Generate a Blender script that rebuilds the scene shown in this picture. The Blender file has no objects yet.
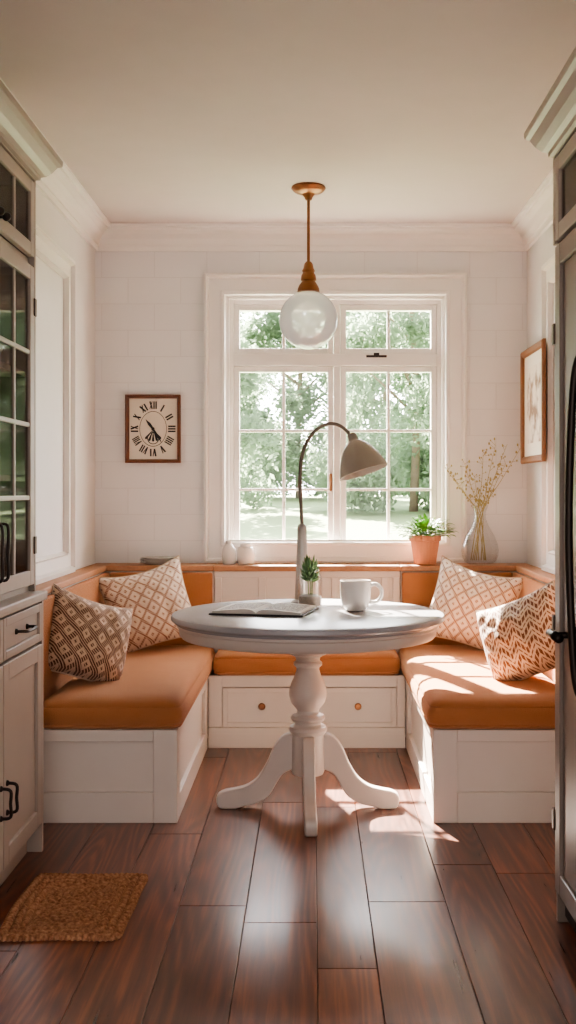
import bpy, bmesh, math, random
from mathutils import Matrix, Vector, noise
random.seed(7)
F=1080.0; CX=312.0; CY=490.0; H=1.25
scene=bpy.context.scene
COL=scene.collection
def PX(px,D): return (px-CX)*D/F
def PZ(py,D): return H-(py-CY)*D/F
def lin(c):
    return c/12.92 if c<=0.04045 else ((c+0.055)/1.055)**2.4
def rgb(r,g,b): return (lin(r/255),lin(g/255),lin(b/255),1)

# ---------------- materials ----------------
def newmat(name):
    m=bpy.data.materials.new(name); m.use_nodes=True
    nt=m.node_tree; bs=nt.nodes['Principled BSDF']
    return m,nt,bs
def mat(name,col,rough=0.5,metal=0.0,col2=None,nscale=8,bump=0.0,bscale=40,coat=0.0,stretch=None,sheen=0.0,spec=0.5):
    m,nt,bs=newmat(name)
    bs.inputs['Base Color'].default_value=col
    bs.inputs['Roughness'].default_value=rough
    bs.inputs['Metallic'].default_value=metal
    bs.inputs['Coat Weight'].default_value=coat
    bs.inputs['Sheen Weight'].default_value=sheen
    bs.inputs['Specular IOR Level'].default_value=spec
    tc=nt.nodes.new('ShaderNodeTexCoord')
    mp=nt.nodes.new('ShaderNodeMapping')
    if stretch: mp.inputs['Scale'].default_value=stretch
    nt.links.new(tc.outputs['Object'],mp.inputs['Vector'])
    n=nt.nodes.new('ShaderNodeTexNoise'); n.inputs['Scale'].default_value=nscale; n.inputs['Detail'].default_value=5
    nt.links.new(mp.outputs[0],n.inputs['Vector'])
    mx=nt.nodes.new('ShaderNodeMix'); mx.data_type='RGBA'
    c2=col2 if col2 else tuple(c*0.93 for c in col[:3])+(1,)
    mx.inputs[6].default_value=col; mx.inputs[7].default_value=c2
    nt.links.new(n.outputs['Fac'],mx.inputs[0])
    nt.links.new(mx.outputs[2],bs.inputs['Base Color'])
    if bump>0:
        n2=nt.nodes.new('ShaderNodeTexNoise'); n2.inputs['Scale'].default_value=bscale; n2.inputs['Detail'].default_value=3
        nt.links.new(mp.outputs[0],n2.inputs['Vector'])
        b=nt.nodes.new('ShaderNodeBump'); b.inputs['Strength'].default_value=bump; b.inputs['Distance'].default_value=0.01
        nt.links.new(n2.outputs['Fac'],b.inputs['Height'])
        nt.links.new(b.outputs[0],bs.inputs['Normal'])
    return m

M_trim=mat('white_trim_paint',rgb(233,227,222),0.4)
M_cab=mat('cream_cabinet_paint',rgb(218,208,199),0.42)
M_cab2=mat('taupe_cabinet_paint',rgb(170,157,146),0.42)
M_ceil=mat('ceiling_paint',rgb(206,195,192),0.8)
M_wood=mat('honey_wood',rgb(184,136,100),0.5,col2=rgb(160,110,78),nscale=6,stretch=(8,1,8),bump=0.1)
M_walnut=mat('walnut_frame',rgb(120,70,42),0.4,col2=rgb(80,44,26),nscale=10,bump=0.1)
M_oak=mat('oak_frame',rgb(140,90,54),0.4,col2=rgb(104,64,36),nscale=10,bump=0.1)
M_brass=mat('aged_brass',rgb(160,112,76),0.34,metal=0.75,col2=rgb(122,82,54))
M_bronze=mat('grey_bronze',rgb(108,96,86),0.36,metal=0.6)
M_iron=mat('dark_iron',rgb(50,42,38),0.38,metal=0.7)
M_leather=mat('tan_woven_fabric',rgb(186,130,90),0.85,col2=rgb(164,104,66),nscale=4,bump=0.5,bscale=300,spec=0.15,sheen=0.35)
_b=M_leather.node_tree.nodes['Principled BSDF']; _b.inputs['Sheen Tint'].default_value=(1.0,0.80,0.62,1); _b.inputs['Sheen Roughness'].default_value=0.5
M_tabtop=mat('painted_table_top',rgb(166,166,169),0.26,col2=rgb(152,152,156),nscale=6)
M_tabped=mat('painted_pedestal',rgb(204,194,186),0.4)
M_lamp=mat('taupe_lamp_metal',rgb(160,152,142),0.36,metal=0.2)
M_stand=mat('grey_lamp_stand',rgb(164,159,155),0.3,metal=0.35)
M_cer=mat('white_ceramic',rgb(224,218,213),0.25,coat=0.3)
M_cover=mat('book_cover',rgb(48,42,42),0.5)
M_fridge=mat('taupe_fridge',rgb(138,126,117),0.38,metal=0.1)
M_dark=mat('dark_gap',rgb(34,28,26),0.6)
M_clock=mat('clock_face',rgb(232,222,208),0.6,col2=rgb(204,188,168),nscale=5)
M_ink=mat('clock_ink',rgb(26,20,18),0.5)
M_bark=mat('bark',rgb(158,144,130),0.9,col2=rgb(132,118,104),bump=0.5)
M_bud=mat('bud',rgb(172,158,108),0.8)
M_terra=mat('pink_terracotta',rgb(204,146,116),0.7,col2=rgb(184,126,98))
M_soil=mat('soil',rgb(60,42,30),0.9)
M_green=mat('leaf_green',rgb(110,154,62),0.5,col2=rgb(72,120,44),nscale=30)
M_green2=mat('sprig_green',rgb(116,148,98),0.5,col2=rgb(74,112,66),nscale=30)
M_pebble=mat('pebbles',rgb(170,160,150),0.7,col2=rgb(110,100,94),nscale=60)
M_hinge=mat('hinge_metal',rgb(90,76,66),0.4,metal=0.6)
M_coffee=mat('coffee_liquid',rgb(60,36,24),0.2)

def glassmat(name,tint=(1,1,1,1),lo=0.02,hi=0.3):
    m=bpy.data.materials.new(name); m.use_nodes=True; nt=m.node_tree; nt.nodes.clear()
    o=nt.nodes.new('ShaderNodeOutputMaterial'); t=nt.nodes.new('ShaderNodeBsdfTransparent'); g=nt.nodes.new('ShaderNodeBsdfGlossy')
    t.inputs['Color'].default_value=tint; g.inputs['Roughness'].default_value=0.03
    lw=nt.nodes.new('ShaderNodeLayerWeight'); lw.inputs['Blend'].default_value=0.25
    mr=nt.nodes.new('ShaderNodeMapRange'); mr.inputs['To Min'].default_value=lo; mr.inputs['To Max'].default_value=hi
    nt.links.new(lw.outputs['Facing'],mr.inputs['Value'])
    mx=nt.nodes.new('ShaderNodeMixShader'); nt.links.new(mr.outputs[0],mx.inputs['Fac'])
    nt.links.new(t.outputs[0],mx.inputs[1]); nt.links.new(g.outputs[0],mx.inputs[2]); nt.links.new(mx.outputs[0],o.inputs['Surface'])
    return m
M_glass=glassmat('window_glass',lo=0.015,hi=0.25)
M_vase=glassmat('clear_vase_glass',tint=(0.94,0.94,0.94,1),lo=0.02,hi=0.5)
M_cabglass=glassmat('cabinet_glass',tint=(0.66,0.63,0.61,1),lo=0.02,hi=0.12)

def opal():
    m=bpy.data.materials.new('opal_glass'); m.use_nodes=True; nt=m.node_tree; nt.nodes.clear()
    o=nt.nodes.new('ShaderNodeOutputMaterial'); d=nt.nodes.new('ShaderNodeBsdfDiffuse'); t=nt.nodes.new('ShaderNodeBsdfTranslucent'); g=nt.nodes.new('ShaderNodeBsdfGlossy'); tr=nt.nodes.new('ShaderNodeBsdfTransparent')
    d.inputs['Color'].default_value=rgb(252,248,245); t.inputs['Color'].default_value=rgb(255,252,250); g.inputs['Roughness'].default_value=0.04
    a=nt.nodes.new('ShaderNodeMixShader'); a.inputs[0].default_value=0.5
    nt.links.new(d.outputs[0],a.inputs[1]); nt.links.new(t.outputs[0],a.inputs[2])
    b=nt.nodes.new('ShaderNodeMixShader'); b.inputs[0].default_value=0.42
    nt.links.new(a.outputs[0],b.inputs[1]); nt.links.new(tr.outputs[0],b.inputs[2])
    lw=nt.nodes.new('ShaderNodeFresnel'); lw.inputs['IOR'].default_value=1.7
    c=nt.nodes.new('ShaderNodeMixShader'); nt.links.new(lw.outputs[0],c.inputs[0])
    nt.links.new(b.outputs[0],c.inputs[1]); nt.links.new(g.outputs[0],c.inputs[2])
    em=nt.nodes.new('ShaderNodeEmission'); em.inputs['Color'].default_value=(1,0.95,0.91,1); em.inputs['Strength'].default_value=0.025
    ad=nt.nodes.new('ShaderNodeAddShader'); nt.links.new(c.outputs[0],ad.inputs[0]); nt.links.new(em.outputs[0],ad.inputs[1])
    nt.links.new(ad.outputs[0],o.inputs['Surface'])
    return m
M_opal=opal()

def wallmat():
    m,nt,bs=newmat('white_wall_blocks')
    bs.inputs['Roughness'].default_value=0.55
    tc=nt.nodes.new('ShaderNodeNewGeometry'); s=nt.nodes.new('ShaderNodeSeparateXYZ'); nt.links.new(tc.outputs['Position'],s.inputs[0])
    c=nt.nodes.new('ShaderNodeCombineXYZ'); nt.links.new(s.outputs['X'],c.inputs[0]); nt.links.new(s.outputs['Z'],c.inputs[1])
    b=nt.nodes.new('ShaderNodeTexBrick'); b.offset=0.5
    b.inputs['Scale'].default_value=1; b.inputs['Brick Width'].default_value=0.28; b.inputs['Row Height'].default_value=0.14
    b.inputs['Mortar Size'].default_value=0.003; b.inputs['Mortar Smooth'].default_value=0.5
    b.inputs['Color1'].default_value=rgb(226,222,221); b.inputs['Color2'].default_value=rgb(224,220,219); b.inputs['Mortar'].default_value=rgb(216,211,210)
    nt.links.new(c.outputs[0],b.inputs['Vector']); nt.links.new(b.outputs['Color'],bs.inputs['Base Color'])
    bp=nt.nodes.new('ShaderNodeBump'); bp.invert=True; bp.inputs['Strength'].default_value=0.2; bp.inputs['Distance'].default_value=0.003
    nt.links.new(b.outputs['Fac'],bp.inputs['Height']); nt.links.new(bp.outputs[0],bs.inputs['Normal'])
    return m
M_wall=wallmat()
M_wallside=mat('side_wall_paint',rgb(222,217,215),0.6)

def floormat():
    m,nt,bs=newmat('dark_walnut_planks')
    at=nt.nodes.new('ShaderNodeAttribute'); at.attribute_name='plank'
    sp=nt.nodes.new('ShaderNodeSeparateColor'); nt.links.new(at.outputs['Color'],sp.inputs[0])
    geo=nt.nodes.new('ShaderNodeNewGeometry')
    def coords(scale):
        mul=nt.nodes.new('ShaderNodeVectorMath'); mul.operation='MULTIPLY'; mul.inputs[1].default_value=scale; nt.links.new(geo.outputs['Position'],mul.inputs[0])
        off=nt.nodes.new('ShaderNodeVectorMath'); off.operation='MULTIPLY_ADD'; off.inputs[1].default_value=(31,57,13)
        nt.links.new(at.outputs['Color'],off.inputs[0]); nt.links.new(mul.outputs[0],off.inputs[2]); return off.outputs[0]
    n=nt.nodes.new('ShaderNodeTexNoise'); n.inputs['Scale'].default_value=1.0; n.inputs['Detail'].default_value=5; n.inputs['Roughness'].default_value=0.6; n.inputs['Distortion'].default_value=0.3
    nt.links.new(coords((55,2.4,55)),n.inputs['Vector'])
    w=nt.nodes.new('ShaderNodeTexNoise'); w.inputs['Scale'].default_value=1.0; w.inputs['Detail'].default_value=1; w.inputs['Distortion'].default_value=0.2
    nt.links.new(coords((5,0.5,5)),w.inputs['Vector'])
    ml=nt.nodes.new('ShaderNodeMath'); ml.operation='MULTIPLY'; ml.inputs[1].default_value=110; nt.links.new(w.outputs['Fac'],ml.inputs[0])
    sn=nt.nodes.new('ShaderNodeMath'); sn.operation='SINE'; nt.links.new(ml.outputs[0],sn.inputs[0])
    mr=nt.nodes.new('ShaderNodeMapRange'); mr.inputs['From Min'].default_value=-1; mr.inputs['To Min'].default_value=0.0; mr.inputs['To Max'].default_value=0.17; nt.links.new(sn.outputs[0],mr.inputs['Value'])
    ad=nt.nodes.new('ShaderNodeMath'); ad.operation='ADD'; nt.links.new(mr.outputs[0],ad.inputs[0]); 
    m2=nt.nodes.new('ShaderNodeMath'); m2.operation='MULTIPLY'; m2.inputs[1].default_value=0.9; nt.links.new(n.outputs['Fac'],m2.inputs[0]); nt.links.new(m2.outputs[0],ad.inputs[1])
    ra=nt.nodes.new('ShaderNodeValToRGB'); e=ra.color_ramp.elements
    e[0].position=0.2; e[0].color=rgb(62,31,20); e[1].position=0.9; e[1].color=rgb(152,88,56)
    x=e.new(0.55); x.color=rgb(104,58,38)
    nt.links.new(ad.outputs[0],ra.inputs[0])
    mx=nt.nodes.new('ShaderNodeMix'); mx.data_type='RGBA'; mx.blend_type='MULTIPLY'; mx.inputs[0].default_value=1
    br=nt.nodes.new('ShaderNodeMapRange'); br.inputs['To Min'].default_value=0.5; br.inputs['To Max'].default_value=1.4; nt.links.new(sp.outputs[0],br.inputs['Value'])
    nt.links.new(ra.outputs[0],mx.inputs[6]); nt.links.new(br.outputs[0],mx.inputs[7])
    nt.links.new(mx.outputs[2],bs.inputs['Base Color'])
    rr=nt.nodes.new('ShaderNodeMapRange'); rr.inputs['To Min'].default_value=0.22; rr.inputs['To Max'].default_value=0.40; nt.links.new(n.outputs['Fac'],rr.inputs['Value']); nt.links.new(rr.outputs[0],bs.inputs['Roughness'])
    bs.inputs['Coat Weight'].default_value=0.35; bs.inputs['Coat Roughness'].default_value=0.16
    bp=nt.nodes.new('ShaderNodeBump'); bp.inputs['Strength'].default_value=0.12; bp.inputs['Distance'].default_value=0.0015
    nt.links.new(ad.outputs[0],bp.inputs['Height']); nt.links.new(bp.outputs[0],bs.inputs['Normal'])
    return m
M_floor=floormat()

def pillowmat(name,n,lw,light,dark,zig):
    m,nt,bs=newmat(name); bs.inputs['Roughness'].default_value=0.85; bs.inputs['Sheen Weight'].default_value=0.15
    uv=nt.nodes.new('ShaderNodeTexCoord'); s=nt.nodes.new('ShaderNodeSeparateXYZ'); nt.links.new(uv.outputs['UV'],s.inputs[0])
    def M(op,a,b=None,c=None):
        q=nt.nodes.new('ShaderNodeMath'); q.operation=op
        for i,v in enumerate((a,b,c)):
            if v is None: continue
            if isinstance(v,(int,float)): q.inputs[i].default_value=v
            else: nt.links.new(v,q.inputs[i])
        return q.outputs[0]
    X=s.outputs['X']; Y=s.outputs['Y']
    nz=nt.nodes.new('ShaderNodeTexNoise'); nz.inputs['Scale'].default_value=70; nt.links.new(uv.outputs['UV'],nz.inputs['Vector'])
    if zig:
        tri=M('ABSOLUTE',M('SUBTRACT',M('FRACT',M('MULTIPLY',X,n)),0.5))
        t=M('FRACT',M('ADD',M('MULTIPLY',Y,n*1.2),M('MULTIPLY',tri,1.7)))
        l1=M('LESS_THAN',t,lw)
        d2=M('LESS_THAN',M('ABSOLUTE',M('SUBTRACT',t,0.70)),0.06)
        k=M('MAXIMUM',l1,d2)
        br=M('GREATER_THAN',M('SINE',M('MULTIPLY',X,n*32)),-0.7)
        k=M('MULTIPLY',k,br)
    else:
        u=M('MULTIPLY',M('ADD',X,M('MULTIPLY',Y,0.8)),n); v=M('MULTIPLY',M('SUBTRACT',X,M('MULTIPLY',Y,0.8)),n)
        d1=M('ABSOLUTE',M('SUBTRACT',M('FRACT',u),0.5)); d2=M('ABSOLUTE',M('SUBTRACT',M('FRACT',v),0.5))
        mm=M('MINIMUM',d1,d2)
        l=M('LESS_THAN',mm,lw)
        inner=M('GREATER_THAN',mm,0.38)
        k=M('MAXIMUM',l,inner)
        stitch=M('GREATER_THAN',M('SINE',M('MULTIPLY',M('ADD',X,Y),n*34.0)),-0.45)
        k=M('MULTIPLY',k,stitch)
    k=M('MULTIPLY',k,M('ADD',M('MULTIPLY',nz.outputs['Fac'],0.9),0.5)); k=M('MINIMUM',k,1.0)
    mx=nt.nodes.new('ShaderNodeMix'); mx.data_type='RGBA'; mx.inputs[6].default_value=light; mx.inputs[7].default_value=dark
    nt.links.new(k,mx.inputs[0]); nt.links.new(mx.outputs[2],bs.inputs['Base Color'])
    wv=nt.nodes.new('ShaderNodeTexNoise'); wv.inputs['Scale'].default_value=160; nt.links.new(uv.outputs['UV'],wv.inputs['Vector'])
    hh=M('ADD',M('MULTIPLY',k,0.7),M('MULTIPLY',wv.outputs['Fac'],0.6))
    bp=nt.nodes.new('ShaderNodeBump'); bp.inputs['Strength'].default_value=0.5; bp.inputs['Distance'].default_value=0.004
    nt.links.new(hh,bp.inputs['Height']); nt.links.new(bp.outputs[0],bs.inputs['Normal'])
    return m
M_pilA=pillowmat('lattice_pillow_fabric',6.0,0.11,rgb(224,206,188),rgb(136,84,56),False)
M_pilB=pillowmat('woven_diamond_fabric',5.5,0.20,rgb(204,178,154),rgb(92,58,42),False)
M_pilC=pillowmat('bold_zigzag_fabric',5.0,0.40,rgb(220,198,176),rgb(112,70,48),True)

def jute():
    m,nt,bs=newmat('jute_rope'); bs.inputs['Roughness'].default_value=0.95; bs.inputs['Specular IOR Level'].default_value=0.1
    n=nt.nodes.new('ShaderNodeTexNoise'); n.inputs['Scale'].default_value=90; tc=nt.nodes.new('ShaderNodeTexCoord'); nt.links.new(tc.outputs['Object'],n.inputs['Vector'])
    r=nt.nodes.new('ShaderNodeValToRGB'); r.color_ramp.elements[0].position=0.3; r.color_ramp.elements[0].color=rgb(134,92,68); r.color_ramp.elements[1].position=0.7; r.color_ramp.elements[1].color=rgb(186,142,110)
    nt.links.new(n.outputs['Fac'],r.inputs[0]); nt.links.new(r.outputs[0],bs.inputs['Base Color'])
    return m
M_jute=jute()

def leafmat(name,c1,c2,tl=0.5):
    m=bpy.data.materials.new(name); m.use_nodes=True; nt=m.node_tree; nt.nodes.clear()
    o=nt.nodes.new('ShaderNodeOutputMaterial'); d=nt.nodes.new('ShaderNodeBsdfDiffuse'); t=nt.nodes.new('ShaderNodeBsdfTranslucent')
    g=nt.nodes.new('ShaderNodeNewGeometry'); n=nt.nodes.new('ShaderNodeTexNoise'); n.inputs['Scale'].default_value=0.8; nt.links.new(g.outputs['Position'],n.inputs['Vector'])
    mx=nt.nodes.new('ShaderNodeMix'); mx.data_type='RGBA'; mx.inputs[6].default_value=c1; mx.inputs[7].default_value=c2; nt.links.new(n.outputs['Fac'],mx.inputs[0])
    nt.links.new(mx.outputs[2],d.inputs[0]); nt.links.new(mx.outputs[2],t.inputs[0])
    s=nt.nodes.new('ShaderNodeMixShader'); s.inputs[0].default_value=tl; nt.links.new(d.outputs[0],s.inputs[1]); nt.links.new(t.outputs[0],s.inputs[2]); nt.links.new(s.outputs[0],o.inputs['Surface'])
    return m
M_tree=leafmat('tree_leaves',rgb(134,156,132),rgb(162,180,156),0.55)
M_grass=mat('lawn',rgb(110,132,92),0.9,col2=rgb(126,146,106),nscale=0.6)

def art():
    m,nt,bs=newmat('botanical_print'); bs.inputs['Roughness'].default_value=0.7
    tc=nt.nodes.new('ShaderNodeTexCoord'); n=nt.nodes.new('ShaderNodeTexNoise'); n.inputs['Scale'].default_value=9; n.inputs['Detail'].default_value=6; nt.links.new(tc.outputs['Object'],n.inputs['Vector'])
    r=nt.nodes.new('ShaderNodeValToRGB'); r.color_ramp.elements[0].position=0.38; r.color_ramp.elements[0].color=rgb(140,108,84); r.color_ramp.elements[1].position=0.52; r.color_ramp.elements[1].color=rgb(220,204,188)
    nt.links.new(n.outputs['Fac'],r.inputs[0]); nt.links.new(r.outputs[0],bs.inputs['Base Color']); return m
M_art=art()
M_matb=mat('mat_board',rgb(228,216,202),0.8)
M_pipe=mat('pillow_piping',rgb(206,184,162),0.85)

def pagemat():
    m,nt,bs=newmat('printed_page'); bs.inputs['Roughness'].default_value=0.8
    uv=nt.nodes.new('ShaderNodeTexCoord'); s=nt.nodes.new('ShaderNodeSeparateXYZ'); nt.links.new(uv.outputs['UV'],s.inputs[0])
    def M(op,a,b=0):
        q=nt.nodes.new('ShaderNodeMath'); q.operation=op
        for i,v in enumerate((a,b)):
            if isinstance(v,(int,float)): q.inputs[i].default_value=v
            else: nt.links.new(v,q.inputs[i])
        return q.outputs[0]
    n=nt.nodes.new('ShaderNodeTexNoise'); n.inputs['Scale'].default_value=45; nt.links.new(uv.outputs['UV'],n.inputs['Vector'])
    l=M('LESS_THAN',M('FRACT',M('MULTIPLY',s.outputs['Y'],20)),0.55)
    g=M('GREATER_THAN',n.outputs['Fac'],0.40)
    fx=M('FRACT',M('MULTIPLY',s.outputs['X'],2.0))
    mg=M('LESS_THAN',M('ABSOLUTE',M('SUBTRACT',fx,0.5)),0.40)
    mgy=M('LESS_THAN',M('ABSOLUTE',M('SUBTRACT',s.outputs['Y'],0.5)),0.42)
    k=M('MULTIPLY',M('MULTIPLY',l,g),M('MULTIPLY',mg,mgy))
    mx=nt.nodes.new('ShaderNodeMix'); mx.data_type='RGBA'; mx.inputs[6].default_value=rgb(206,200,194); mx.inputs[7].default_value=rgb(74,68,66)
    nt.links.new(k,mx.inputs[0]); nt.links.new(mx.outputs[2],bs.inputs['Base Color']); return m
M_print=pagemat()

# ---------------- mesh helpers ----------------
def finish(name,verts,faces,material,parent=None,smooth=False,xf=None,uvs=None,autosmooth=None,bevel=0.0,bseg=2):
    vs=[Vector(v) for v in verts]
    nv=len(vs)
    for f in faces:
        if max(f)>=nv or len(set(f))!=len(f): raise ValueError('bad face in '+name+str(f)+' '+str(nv))
    if xf is not None: vs=[xf@v for v in vs]
    xs=[v.x for v in vs]; ys=[v.y for v in vs]; zs=[v.z for v in vs]
    o=Vector(((min(xs)+max(xs))/2,(min(ys)+max(ys))/2,min(zs)))
    me=bpy.data.meshes.new(name); me.from_pydata([v-o for v in vs],[],faces)
    if uvs is not None:
        l=me.uv_layers.new(name='UVMap')
        for p in me.polygons:
            for li in p.loop_indices: l.data[li].uv=uvs[me.loops[li].vertex_index]
    bm=bmesh.new(); bm.from_mesh(me); bmesh.ops.recalc_face_normals(bm,faces=bm.faces); bm.to_mesh(me); bm.free()
    me.materials.append(material)
    if smooth:
        for p in me.polygons: p.use_smooth=True
        if autosmooth:
            me.set_sharp_from_angle(angle=math.radians(autosmooth))
    ob=bpy.data.objects.new(name,me); ob.location=o; COL.objects.link(ob)
    if bevel>0:
        b=ob.modifiers.new('Bevel','BEVEL'); b.width=bevel; b.segments=bseg; b.limit_method='ANGLE'; b.angle_limit=math.radians(40)
    if parent is not None: setparent(ob,parent)
    return ob
def setparent(ob,parent):
    ob.parent=parent
    p=Vector((0,0,0)); q=parent
    while q: p+=q.location; q=q.parent
    ob.location=ob.location-p
def empty(name,loc):
    e=bpy.data.objects.new(name,None); e.location=loc; e.empty_display_size=0.1; COL.objects.link(e); return e
def tag(o,label,cat,group=None):
    o['label']=label; o['category']=cat
    if group: o['group']=group
    return o
def struct(o,label=None,cat=None):
    o['kind']='structure'
    if label: o['label']=label
    if cat: o['category']=cat
    return o
BF=[(0,1,3,2),(4,6,7,5),(0,4,5,1),(2,3,7,6),(0,2,6,4),(1,5,7,3)]
def boxes(name,lst,material,parent=None,bevel=0.0,xf=None,bseg=2,smooth=False):
    V=[];Fc=[]
    for (x0,x1,y0,y1,z0,z1) in lst:
        b=len(V)
        for x in (x0,x1):
            for y in (y0,y1):
                for z in (z0,z1): V.append((x,y,z))
        for f in BF: Fc.append(tuple(b+i for i in f))
    return finish(name,V,Fc,material,parent,bevel=bevel,xf=xf,bseg=bseg,smooth=smooth)
def lathe_data(prof,seg=48,ribs=None):
    V=[];Fc=[]
    n=len(prof)
    for i,(r,z) in enumerate(prof):
        for k in range(seg):
            a=2*math.pi*k/seg; rr=max(r,0.0004)
            if ribs: rr*=1+ribs[1]*math.cos(a*ribs[0])
            V.append((rr*math.cos(a),rr*math.sin(a),z))
    for i in range(n-1):
        for k in range(seg):
            k2=(k+1)%seg
            Fc.append((i*seg+k,i*seg+k2,(i+1)*seg+k2,(i+1)*seg+k))
    return V,Fc
def lathe(name,prof,loc,material,parent=None,seg=48,xf=None,ribs=None,asm=35):
    V,Fc=lathe_data(prof,seg,ribs)
    T=Matrix.Translation(loc)
    if xf is not None: T=T@xf
    return finish(name,V,Fc,material,parent,smooth=True,xf=T,autosmooth=asm)
def smooth_path(pts,sub=6):
    P=[Vector(p) for p in pts]; out=[]
    for i in range(len(P)-1):
        p0=P[max(i-1,0)];p1=P[i];p2=P[i+1];p3=P[min(i+2,len(P)-1)]
        for k in range(sub):
            t=k/sub
            out.append(0.5*((2*p1)+(-p0+p2)*t+(2*p0-5*p1+4*p2-p3)*t*t+(-p0+3*p1-3*p2+p3)*t**3))
    out.append(P[-1]); return out
def tube_data(P,R,seg=10):
    P=[Vector(p) for p in P]; V=[];Fc=[]; n=len(P)
    if not isinstance(R,(list,tuple)): R=[R]*n
    up=Vector((0.13,0.31,0.94)).normalized()
    t=(P[1]-P[0]).normalized(); a=t.cross(up); 
    if a.length<0.1: a=t.cross(Vector((1,0,0)))
    a.normalize()
    for i in range(n):
        t=((P[min(i+1,n-1)]-P[max(i-1,0)])).normalized()
        a=(a-t*a.dot(t)).normalized(); b=t.cross(a)
        for k in range(seg):
            th=2*math.pi*k/seg; V.append(tuple(P[i]+(a*math.cos(th)+b*math.sin(th))*R[i]))
    for i in range(n-1):
        for k in range(seg):
            k2=(k+1)%seg; Fc.append((i*seg+k,i*seg+k2,(i+1)*seg+k2,(i+1)*seg+k))
    Fc.append(tuple(range(seg))); Fc.append(tuple((n-1)*seg+k for k in range(seg)))
    return V,Fc
def tube(name,P,R,material,parent=None,seg=10,xf=None):
    V,Fc=tube_data(P,R,seg); return finish(name,V,Fc,material,parent,smooth=True,xf=xf,autosmooth=50)
def merge(*ds):
    V=[];Fc=[]
    for v,f in ds:
        b=len(V); V+=[tuple(q) for q in v]; Fc+=[tuple(b+i for i in g) for g in f]
    return V,Fc
def boxd(x0,x1,y0,y1,z0,z1):
    return [(x,y,z) for x in (x0,x1) for y in (y0,y1) for z in (z0,z1)],list(BF)
def frame_loft(name,a0,a1,b0,b1,prof,to3,material,parent=None,bevel=0):
    V=[];Fc=[]
    for ins,d in prof:
        for (a,b) in ((a0+ins,b0+ins),(a1-ins,b0+ins),(a1-ins,b1-ins),(a0+ins,b1-ins)): V.append(to3(a,b,d))
    n=len(prof)
    for i in range(n-1):
        for k in range(4):
            k2=(k+1)%4; Fc.append((i*4+k,i*4+k2,(i+1)*4+k2,(i+1)*4+k))
    for k in range(4):
        k2=(k+1)%4; Fc.append(((n-1)*4+k,(n-1)*4+k2,k2,k))
    return finish(name,V,Fc,material,parent,bevel=bevel)
def sphere_d(c,r,seg=12,rings=8,sz=1):
    prof=[(r*math.sin(math.pi*i/rings),-r*sz*math.cos(math.pi*i/rings)) for i in range(rings+1)]
    v,f=lathe_data(prof,seg); return [(a+c[0],b+c[1],z+c[2]) for a,b,z in v],f
def leaf_d(base,d,L,w,curl=0.3):
    d=Vector(d).normalized(); s=d.cross(Vector((0,0,1)))
    if s.length<0.05: s=Vector((1,0,0))
    s.normalize(); V=[];Fc=[]
    n=5
    for k in range(n+1):
        t=k/n; c=Vector(base)+d*L*t+Vector((0,0,-curl*L*t*t)); ww=w*max(0.0,math.sin(math.pi*(0.08+0.92*t)))**0.8 if t<1 else 0.0004
        V+=[tuple(c-s*ww),tuple(c+Vector((0,0,-ww*0.25))),tuple(c+s*ww)]
    for k in range(n):
        a=k*3; Fc+=[(a,a+1,a+4,a+3),(a+1,a+2,a+5,a+4)]
    return V,Fc

XL=-1.155; XR=1.145; YB=5.75; ZC=2.645; YN=-1.4

# ---------------- room ----------------
def build_floor():
    seams=[-1.6,-1.42,-1.21,-1.0,-0.80,-0.59,-0.40,-0.197,0.014,0.171,0.405,0.60,0.79,1.0,1.2,1.4,1.6]
    V=[];Fc=[];C=[]
    for i in range(len(seams)-1):
        x0,x1=seams[i],seams[i+1]; y=YN-random.random()*1.2
        while y<5.9:
            L=random.uniform(1.0,2.2); y0=max(y,YN); y1=min(y+L,5.9); y+=L
            if y1-y0<0.02: continue
            c=(random.random(),random.random(),random.random(),1)
            g=0.0008; b=0.0016; B=len(V)
            V+=[(x0+g,y0+g,-0.03),(x1-g,y0+g,-0.03),(x1-g,y1-g,-0.03),(x0+g,y1-g,-0.03),
                (x0+g,y0+g,-b),(x1-g,y0+g,-b),(x1-g,y1-g,-b),(x0+g,y1-g,-b),
                (x0+g+b,y0+g+b,0),(x1-g-b,y0+g+b,0),(x1-g-b,y1-g-b,0),(x0+g+b,y1-g-b,0)]
            for r in (0,4):
                for k in range(4):
                    k2=(k+1)%4; Fc.append((B+r+k,B+r+k2,B+r+4+k2,B+r+4+k))
            Fc.append((B+8,B+9,B+10,B+11)); Fc.append((B+3,B+2,B+1,B)); C+=[c]*12
    V0=len(V); v,f=boxd(-1.6,1.6,YN,5.9,-0.1,-0.025); V+=v; Fc+=[tuple(V0+i for i in q) for q in f]; C+=[(0,0,0,1)]*8
    o=finish('floor',V,Fc,M_floor)
    ca=o.data.color_attributes.new('plank','FLOAT_COLOR','POINT')
    for i,c in enumerate(C): ca.data[i].color=c
    struct(o,'dark walnut wooden plank floor','floor')
build_floor()
struct(boxes('ceiling',[(-1.6,1.6,YN,5.95,ZC,ZC+0.1)],M_ceil),'smooth warm white painted ceiling','ceiling')
WX0,WX1,WZ0,WZ1=-0.447,0.697,0.885,2.272
struct(boxes('wall_back',[(XL-0.12,WX0,YB,YB+0.15,0,ZC),(WX1,XR+0.12,YB,YB+0.15,0,ZC),(WX0,WX1,YB,YB+0.15,0,WZ0),(WX0,WX1,YB,YB+0.15,WZ1,ZC)],M_wall),'white block-patterned wall around the window','wall')
struct(boxes('wall_left',[(XL-0.12,XL,YN,YB,0,ZC)],M_wallside),'plain white painted side wall','wall')
struct(boxes('wall_right',[(XR,XR+0.12,YN,YB,0,ZC)],M_wallside),'plain white painted side wall','wall')
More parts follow.
